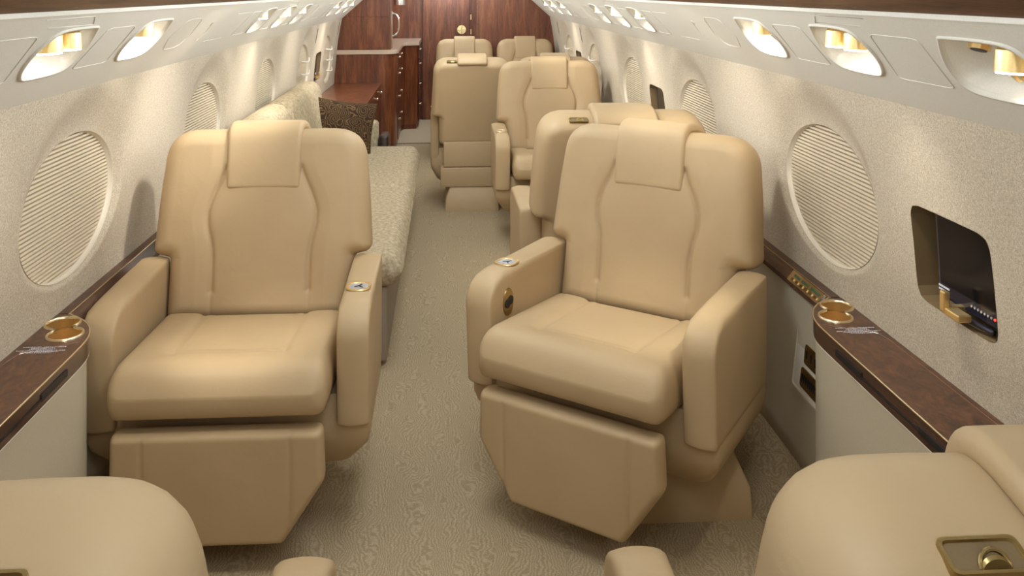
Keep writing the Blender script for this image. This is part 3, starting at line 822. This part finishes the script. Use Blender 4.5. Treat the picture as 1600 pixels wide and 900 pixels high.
# ------------------------------------------------------------------ seats
SEAT_G = 'tan leather cabin seats'
def seat(name, hw, at, wing, top, at2=None, cz=0, base_hw=.25, label='', loc=(0, 0, 0), rz=0, ctrl=-1, oval=False, ped=None, sofa_arm=None):
    """hw: half width between arms, at: arm thickness, wing/top: backrest half widths; front is -y"""
    t = empty(name, loc, rz, label, 'seat', SEAT_G)
    k = hw/.30
    # backrest
    poly = round_poly([(-hw-.003, 0), (hw+.003, 0), (hw+.003, .195), (wing, .206), (wing-.012, .40), (top, .598), (-top, .598), (-wing+.012, .40), (-wing, .206), (-hw-.003, .195)],
                      [.03, .03, .004, .035, .2, .115, .115, .2, .035, .004], 10)
    O = Vector((0, .325, .452)); U = Vector((0, .19, .982)); N = Vector((0, -.982, .19))
    def bmap(x, v, h): p = O+U*v+N*h; return (x, p.y, p.z)
    sx = [(.122, .475), (.135, .44), (.158, .395), (.173, .355), (.178, .325), (.174, .285), (.163, .25), (.157, .21), (.156, .15), (.156, .095)]
    sx = [(a*k, b) for a, b in chaikin(sx, 1)]
    seams = []
    for s in (-1, 1):
        seams.append(([(s*a, b) for a, b in sx], .014, .006))
        seams.append(([(s*.156*k, .10), (s*.156*k, .0)], .003, .005))
        seams.append(([(s*(wing-.03), .24), (s*(wing-.045), .45)], .0012, .004))
    def bul(x, v):
        ax = np.abs(x)/k
        lim = np.interp(v, [0, .095, .21, .25, .325, .395, .475, .6], [.156, .156, .157, .163, .178, .158, .12, .12])
        c = np.clip(1-(ax/lim)**2, 0, 1)*.007
        b_ = np.clip((ax-lim)/.05, 0, 1)*np.clip((.36-ax)/.1, 0, 1)*.007
        return c+b_
    B = pad('backrest', poly, .068, .115, .05, bmap, 'leather', t, rb=.05, pf=2.3, pb=2.8, seams=seams, bulge=bul, res=.0042, xin=hw-.065)
    # headrest pad folded over the top
    path = chaikin([(.405, .058), (.55, .063), (.588, .057), (.604, .030), (.609, -.01), (.608, -.06), (.598, -.10), (.575, -.121)], 3)
    PL = [0]
    for a, b in zip(path, path[1:]): PL.append(PL[-1]+math.hypot(b[0]-a[0], b[1]-a[1]))
    pa = np.array(path); pl = np.array(PL)
    def hmap(x, s, h):
        v = np.interp(s, pl, pa[:, 0]); hh = np.interp(s, pl, pa[:, 1])
        e = .006; s0, s1 = max(s-e, 0), min(s+e, pl[-1])
        tv, th = np.interp(s1, pl, pa[:, 0])-np.interp(s0, pl, pa[:, 0]), np.interp(s1, pl, pa[:, 1])-np.interp(s0, pl, pa[:, 1])
        L = math.hypot(tv, th)+1e-9
        return bmap(x*(1+.0*s), v-th/L*h*-1*-1*-1 if False else v+(-th/L)*h, hh+(tv/L)*h)
    hwid = .121*min(1, k*1.12)
    poly = round_poly([(-hwid+.004, 0), (hwid-.004, 0), (hwid, pl[-1]), (-hwid, pl[-1])], .014, 5)
    pad('headrest', poly, .019, .012, .014, hmap, 'leather', t, pf=2.2, res=.008)
    # seat cushion
    poly = round_poly([(-hw+.012, -.255), (hw-.012, -.255), (hw-.004, .25), (-hw+.004, .25)], [.05, .05, .03, .03], 8)
    U2 = Vector((0, .9975, -.07)); N2 = Vector((0, .07, .9975)); O2 = Vector((0, 0, .452+cz))
    def cmap(x, v, h): p = O2+U2*v+N2*h; return (x, p.y, p.z)
    def chf(G, D):
        f = lambda d, r, p: (1-(1-np.clip(d/r, 0, 1))**p)**(1/p)
        dfr = G[..., 1]+.255
        hf = .068*f(D, .030, 2.2)*f(dfr, .085, 2.0)
        hb = .060*f(D, .022, 2.6)*f(dfr, .034, 2.4)
        return hf, hb
    def cb(x, v):
        ax = np.abs(x)/k
        inn = np.clip((.156-ax)/.03, 0, 1)*np.clip((v+.12)/.03, 0, 1)
        return inn*-.004+(1-inn)*.006*np.clip((hw-np.abs(x))/.06, 0, 1)
    q = .153*k
    seams = [([(-q*1.04, .26), (-q*1.02, .05), (-q, -.12)], .013, .011), ([(q*1.04, .26), (q*1.02, .05), (q, -.12)], .013, .011), ([(-q, -.118), (0, -.124), (q, -.118)], .007, .010)]
    pad('seat_cushion', poly, .07, .06, .03, cmap, 'leather', t, seams=seams, bulge=cb, hfun=chf, res=.0075)
    # leg rest panel hanging under the cushion
    lw = hw-.018
    poly = round_poly([(-lw+.105, .075), (lw-.105, .075), (lw, .235), (lw-.004, .372), (-lw+.004, .372), (-lw, .235)], [.02, .02, .04, .022, .022, .04], 6)
    seams = [([(s*(lw-.085), .08), (s*(lw-.085), .37)], .005, .0045) for s in (-1, 1)]
    pad('leg_rest', poly, .035, .035, .018, lambda x, v, h: (x, -.212-h+(.37-v)*.03, v), 'leather', t, seams=seams, res=.005)
    # arms
    yf = -.150; at2 = at if at2 is None else at2; at_ = at
    for s in (-1, 1):
        at = at_ if s == ctrl else at2
        ap = [(.335, .325), (.345, .655), (-.055, .649)]+[(yf+.085-.085*math.sin(a)-.0, .560+.085*math.cos(a)) for a in np.linspace(.25, PI/2, 9)]+[(yf+.012, .325)]
        ap = round_poly(ap, [.01]+[.02]+[0]*(len(ap)-3)+[.012], 3)
        xc = s*(hw+.002+at/2)
        arm = pad('armrest', ap, at/2, at/2, .010, lambda a, b, h: (xc+h, a, b), 'leather', t, pf=2, pb=2, res=.012)
        if s == ctrl:
            b2 = bmesh.new(); cw, cl = .035, .036; cyy = .020
            o_ = round_poly([(-cw, -cl), (cw, -cl), (cw, cl), (-cw, cl)], .03, 6)
            zt = .6505
            loft(b2, [[(a, b, zt) for a, b in o_], [(a*.96, b*.96, zt+.003) for a, b in o_], [(a*.80, b*.80, zt+.003) for a, b in o_], [(a*.76, b*.76, zt+.0005) for a, b in o_]], False)
            c_ = obj('control_frame', b2, 'brass', arm, auto=40); c_.location = (xc, cyy, 0)
            b2 = bmesh.new(); prism(b2, [(a*.78, b*.78) for a, b in o_], lambda a, b: (a, b, zt), lambda a, b: (a, b, zt+.0012))
            # keys and emblem strokes
            kp = obj('keypad', b2, 'silver', t); kp.location = (xc, cyy, 0)
            b2 = bmesh.new()
            for dx, dy, r_ in ((-.004, .0, .6), (.006, -.004, -.9), (.004, .008, 1.2)):
                box(b2, -.009, .009, -.002, .002, 0, .0012, 0, Matrix.Translation((xc+dx, cyy+dy, zt+.0012)) @ Matrix.Rotation(r_, 4, 'Z'))
            obj('keypad_marking', b2, 'bezel', kp).location = (-xc, -cyy, 0)
            if oval:
                xi = xc-s*at/2
                b2 = bmesh.new(); n = 32
                E = lambda f, dx: [(xi-s*dx, -.045+.028*f*math.cos(2*PI*i/n), .555+.042*f*math.sin(2*PI*i/n)) for i in range(n)]
                loft(b2, [E(1, -.001), E(.97, .004), E(.2, .0045)], False); ov = obj('remote_port', b2, 'brass2', arm, auto=40)
                b2 = bmesh.new()
                for dy in (-.008, .009): cyl(b2, (xi-s*.004, -.045+dy, .555+dy*.4), (xi-s*.007, -.045+dy, .555+dy*.4), .0135, seg=20)
                obj('port_socket', b2, 'dark', ov)
    # seat pan hull below the arms
    bm = bmesh.new()
    xl, xr = (hw+(at_ if ctrl < 0 else at2), hw+(at_ if ctrl > 0 else at2)); at = at_
    rr_ = lambda fa, fb, ya, yb, r, z: rrect(-xl*fa-.001, xr*fb+.001, ya, yb, r, z)
    loft(bm, [rr_(.80, .80, .0, .28, .05, .165), rr_(.86, .86, -.04, .31, .05, .185), rr_(.985, .985, -.105, .335, .03, .262), rr_(1, 1, -.112, .337, .022, .29), rr_(1, 1, -.112, .337, .02, .3235), rr_(.95, .95, -.10, .32, .02, .40)])
    obj('seat_pan', bm, 'leather', t, smooth=False, auto=35)
    # rear kick panels
    bm = bmesh.new()
    rw = hw-.03
    for z0, z1, yy in ((.157, .288, .452), (.292, .464, .446), (.468, .60, .440)):
        box(bm, -rw-(.02 if z0 < .2 else 0), rw+(.02 if z0 < .2 else 0), .30, yy, z0, z1, .006)
    obj('rear_panel', bm, 'leather', t, auto=50)
    # release handle in a brass recess on top of the backrest, on the aisle side
    def handle(s):
        hx = s*.174*min(1, k*1.05)
        b2 = bmesh.new()
        # frame on the top-rear slope
        A = bmap(0, .592, -.045); Bq = bmap(0, .560, -.112)
        o3 = Vector(bmap(0, .5920, -.080)); u3 = Vector((1, 0, 0)); n3 = Vector((0, .34, .94)); v3 = Vector((0, .94, -.34))
        q = round_poly([(-.036, -.017), (.036, -.017), (.036, .017), (-.036, .017)], .007, 4)
        W = lambda a, b, h: tuple(o3+u3*(hx+a)+v3*b+n3*h)
        loft(b2, [[W(a, b, -.004) for a, b in q], [W(a*.99, b*.98, .0035) for a, b in q], [W(a*.90, b*.80, .0035) for a, b in q], [W(a*.86, b*.74, .0005) for a, b in q]], False)
        f_ = obj('handle_recess', b2, 'brass2', t, auto=40)
        b2 = bmesh.new(); prism(b2, [(a*.88, b*.78) for a, b in q], lambda a, b: W(a, b, -.001), lambda a, b: W(a, b, .001)); obj('recess_floor', b2, 'bronze', f_)
        b2 = bmesh.new(); n = 14
        o_ = [( .013*math.cos(PI*i/n), -.014+.0*i, .000+.009*math.sin(PI*i/n)) for i in range(n+1)]
        tube(b2, [W(a-.004, .010-.010*math.sin(PI*i/n), h) for i, (a, b, h) in enumerate(o_)], .0022, 8)
        prism(b2, [(a-.004, h) for a, b, h in o_], lambda a, h: W(a, .010-h*.55, h), lambda a, h: W(a, .014-h*.55, h))
        obj('release_lever', b2, 'brass2', f_, auto=40)
    handle(ctrl)
    # pedestal
    if ped is None: ped = (0, .22 if hw < .25 else .42, 0)
    bm = bmesh.new()
    px, py, pr = ped
    loft(bm, [rrect(-base_hw, base_hw, -.30, .27, .012, .0), rrect(-base_hw+.006, base_hw-.006, -.295, .265, .014, .085), rrect(-base_hw+.035, base_hw-.035, -.24, .22, .02, .16), rrect(-base_hw+.06, base_hw-.06, -.20, .18, .02, .20)])
    p_ = obj('pedestal', bm, 'leather', t, auto=35); p_.location = (px, py, 0); p_.rotation_euler = (0, 0, pr)
    return t

A1 = math.radians(36)
s1 = seat('cabin_seat', .292, .088, .350, .318, ctrl=-1, oval=True, loc=(.415, 2.48, 0), rz=-A1,
          ped=(-.05, .16, A1), label='tan leather seat swivelled towards the aisle at front right, beside the right console')
# pedestal is fixed to the floor rails: placed in cabin axes
pc = [c for c in s1.children if c.name.startswith('pedestal')][0]
wl = Vector((.585, 2.70)); d = wl-Vector((.415, 2.48))
pc.location = (d.x*math.cos(A1)-d.y*math.sin(A1), d.x*math.sin(A1)+d.y*math.cos(A1), 0); pc.rotation_euler = (0, 0, A1)
WIDE = dict(hw=.290, at=.087, wing=.346, top=.315, base_hw=.19)
sl = seat('cabin_seat', ctrl=1, loc=(-.622, 2.477, 0), label='tan leather seat facing the camera at front left, in front of the sofa', **WIDE)
def place(src, loc, rz, label):
    c = copy_tree(src); c.location = loc; c.rotation_euler = (0, 0, rz); c['label'] = label; return c
# seats seen from behind at the bottom of the frame
fr = seat('cabin_seat', ctrl=1, at2=.026, cz=-.04, loc=(.592, 1.225, 0), rz=PI, label='tan leather seat at the bottom right corner, seen from behind with brass lever on top', **WIDE)
fl = seat('cabin_seat', ctrl=-1, at2=.030, cz=-.04, loc=(-.588, 1.23, 0), rz=PI, label='tan leather seat at the bottom left corner, seen from behind with brass lever on top', **WIDE)
s2 = place(sl, (.63, 3.70, 0), PI, 'tan leather seat facing away directly behind the swivelled front right seat')
for c in list(s2.children_recursive)+list(fr.children_recursive)+list(fl.children_recursive):
    try:
        if c.name.startswith(('keypad', 'control_frame')): bpy.data.objects.remove(c)
    except ReferenceError: pass
s3 = seat('cabin_seat', ctrl=-1, ped=(0, .33, 0), loc=(.635, 5.19, 0), label='tan leather seat facing the camera in the middle right, armrest with silver keypad', **WIDE)
NARROW = dict(hw=.224, at=.058, wing=.281, top=.258, base_hw=.185)
n1 = seat('cabin_seat', ctrl=1, loc=(.145, 6.36, 0), rz=PI, label='aisle-side tan seat facing away, its tall plain back beside the aisle', **NARROW)
place(n1, (.717, 6.36, 0), PI, 'tan seat facing away next to the window, back to back with the middle right seat')
n3 = seat('cabin_seat', ctrl=-1, loc=(.145, 7.74, 0), label='farthest row tan seat facing the camera on the aisle side', **NARROW)
place(n3, (.717, 7.74, 0), 0, 'farthest row tan seat facing the camera on the window side')

# ------------------------------------------------------------------ sofa
t = empty('sofa', (-.62, 4.7, 0), 0, 'long oatmeal woven sofa along the left wall behind the front left seat', 'sofa')
off = Vector((-.62, 4.7, 0))
def sofa_cushion(ya, yb):
    poly = round_poly([(-.90, ya), (-.205, ya), (-.205, yb), (-.90, yb)], [.03, .05, .05, .03], 6)
    def hf(G, D):
        f = lambda d, r, p: (1-(1-np.clip(d/r, 0, 1))**p)**(1/p)
        return .070*f(D, .045, 2.1)*f(-.205-G[..., 0], .075, 2), .062*f(D, .045, 2.1)*f(-.205-G[..., 0], .075, 2)
    pad('seat_cushion', poly, .07, .06, .045, lambda x, y, h: (x-off.x, y-off.y, .385+h), 'sofa', t, hfun=hf, res=.03)
sofa_cushion(3.42, 4.66); sofa_cushion(4.665, 5.87)
def back_cushion(ya, yb):
    poly = round_poly([(ya, 0), (yb, 0), (yb, .47), (ya, .47)], [.04, .04, .10, .10], 8)
    pad('back_cushion', poly, .085, .07, .07, lambda y, v, h: (-.86-.20*v+h*.98-off.x, y-off.y, .45+.97*v+h*.2), 'sofa', t, res=.03)
back_cushion(3.44, 4.66); back_cushion(4.665, 5.80)
bm = bmesh.new(); box(bm, -.985-off.x, -.27-off.x, 3.46-off.y, 5.9-off.y, .02, .325, .012); obj('base', bm, 'grey', t, auto=40)
bm = bmesh.new(); box(bm, -.985-off.x, -.49-off.x, 5.885-off.y, 5.985-off.y, .02, .615, .03); obj('armrest', bm, 'sofa', t, auto=60)
bm = bmesh.new(); box(bm, -.485-off.x, -.42-off.x, 5.86-off.y, 6.05-off.y, .02, .52, .018); obj('side_trim', bm, 'dleather', t, auto=60)

poly = round_poly([(-.215, -.20), (0, -.175), (.215, -.20), (.19, 0), (.215, .20), (0, .175), (-.215, .20), (-.19, 0)], .03, 5)
poly = round_poly([(-.215, -.20), (.215, -.20), (.215, .20), (-.215, .20)], .015, 4)
rot = Matrix.Translation((-.70, 5.58, .605)) @ Matrix.Rotation(math.radians(12), 4, 'Z') @ Matrix.Rotation(math.radians(9), 4, 'Y') @ Matrix.Rotation(math.radians(-16), 4, 'X')
def pil(x, v, h):
    pinch = 1-.10*(1-(abs(x)/.215)**2)*(abs(v)/.2)**2; pv = 1-.10*(1-(abs(v)/.2)**2)*(abs(x)/.215)**2
    p = Vector((x*pv, -h, v*pinch)); return tuple(p)
def pilh(G, D):
    a = .075*np.sqrt(np.clip(1-(G[..., 0]/.216)**2, 0, 1)*np.clip(1-(G[..., 1]/.201)**2, 0, 1)); return a, a
p_ = pad('throw_pillow', poly, .07, .07, .03, pil, 'paisley', None, hfun=pilh, res=.012)
p_.matrix_world = rot
tag(p_, 'dark brown paisley throw pillow leaning at the far end of the sofa', 'pillow')

# ------------------------------------------------------------------ credenza and galley
def knob(bm, x, y, z):
    cyl(bm, (x-.004, y, z), (x+.012, y, z), .006, seg=12); cyl(bm, (x+.012, y, z), (x+.020, y, z), .013, .010, 14)
t = empty('credenza', (-.8, 7.1, 0), 0, 'low mahogany credenza with brass knobs along the left wall beyond the sofa', 'cabinet')
o_ = Vector((-.8, 7.1, 0))
bm = bmesh.new(); box(bm, -.985+.8, -.645+.8, 6.10-7.1, 8.08-7.1, .02, .622, .004); cb_ = obj('body', bm, 'maho_d', t)
bm = bmesh.new(); box(bm, -1.06+.8, -.630+.8, 6.10-7.1, 8.08-7.1, .622, .64, .004); obj('wood_top', bm, 'maho', t)
for i in range(4):
    ya, yb = 6.12+.49*i, 6.12+.49*i+.48
    bm = bmesh.new(); box(bm, -.647+.8, -.637+.8, ya-7.1, yb-7.1, .06, .61, .002); dr = obj('door', bm, 'maho_d', t)
    bm = bmesh.new(); knob(bm, -.637+.8, yb-.06-7.1, .56); obj('knob', bm, 'pbrass', dr, auto=40)

t = empty('galley_cabinet', (-.8, 9.0, 0), 0, 'tall dark mahogany galley cabinet with pale stone counter at the left front', 'cabinet')
plan = [(-1.15, 8.10), (-.66, 8.10)]+chaikin([(-.62, 8.10), (-.54, 8.12), (-.50, 8.20), (-.495, 8.30)], 2)+[(-.50, 9.25), (-.47, 9.37), (-.335, 9.42), (-.325, 10.08), (-1.15, 10.08)]
loc2 = [(x+.8, y-9.0) for x, y in plan]
bm = bmesh.new(); prism(bm, loc2, lambda x, y: (x, y, .05), lambda x, y: (x, y, .905)); obj('body', bm, 'maho', t, auto=35)
big = [(x+.8, y-9.0) for x, y in [(-1.15, 8.085), (-.66, 8.085)]+chaikin([(-.62, 8.085), (-.53, 8.105), (-.485, 8.19), (-.478, 8.30)], 2)+[(-.483, 9.22), (-.45, 9.345), (-.318, 9.395), (-.308, 10.08), (-1.15, 10.08)]]
bm = bmesh.new(); prism(bm, big, lambda x, y: (x, y, .905), lambda x, y: (x, y, .945)); obj('counter_top', bm, 'marble', t, auto=35)
bm = bmesh.new(); prism(bm, [(x*.97-.0, y) for x, y in loc2], lambda x, y: (x, y, 0), lambda x, y: (x, y, .05)); obj('plinth', bm, 'maho_d', t)
dz = [(.07, .30), (.31, .52), (.53, .74), (.75, .895)]
for (ya, yb, xf) in ((8.34, 8.78, -.495), (8.80, 9.22, -.498), (9.45, 10.05, -.325)):
    for z0, z1 in dz:
        bm = bmesh.new(); box(bm, xf-.004+.8, xf+.008+.8, ya-9, yb-9, z0, z1, .002); dr = obj('drawer', bm, 'maho_d', t)
        bm = bmesh.new(); knob(bm, xf+.008+.8, ya+.06-9, z1-.04); obj('knob', bm, 'pbrass', dr, auto=40)
t = empty('upper_cabinet', (-.8, 8.4, .945), 0, 'full height mahogany cabinet above the pale stone counter on the left', 'cabinet')
bm = bmesh.new(); box(bm, -.36, .255, -.27, .05, .001, .90, .003); obj('body', bm, 'maho', t)
bm = bmesh.new(); box(bm, -.32, .02, -.276, -.27, .31, .88, .002); box(bm, .03, .235, -.276, -.27, .31, .88, .002); box(bm, .03, .235, -.276, -.27, .02, .29, .002); obj('door', bm, 'maho', t)
t = empty('grab_handle', (-.535, 8.2, 1.17), 0, 'chrome grab handle on the edge of the tall cabinet above the counter', 'handle')
bm = bmesh.new(); tube(bm, chaikin([(0, 0, .115), (.045, 0, .10), (.062, 0, .06), (.062, 0, -.04), (.045, 0, -.085), (0, 0, -.10)], 2), .009, 10); obj('grip', bm, 'chrome', t, smooth=True)
bm = bmesh.new(); box(bm, -.012, .004, -.02, .02, -.20, .13, .003); obj('mounting_rail', bm, 'chrome', t)
t = tag(obj('chrome_canister', (lambda b: (cyl(b, (-.47, 8.35, 1.36), (-.47, 8.35, 1.62), .055, seg=32), b)[1])(bmesh.new()), 'chrome', None, auto=40),
        'shiny chrome canister mounted high beside the tall mahogany cabinet', 'canister')
# small lamp on the ledge glow near the credenza
spot((-.88, 6.93, 1.36), (-.95, 7.6, .64), 5, 50)
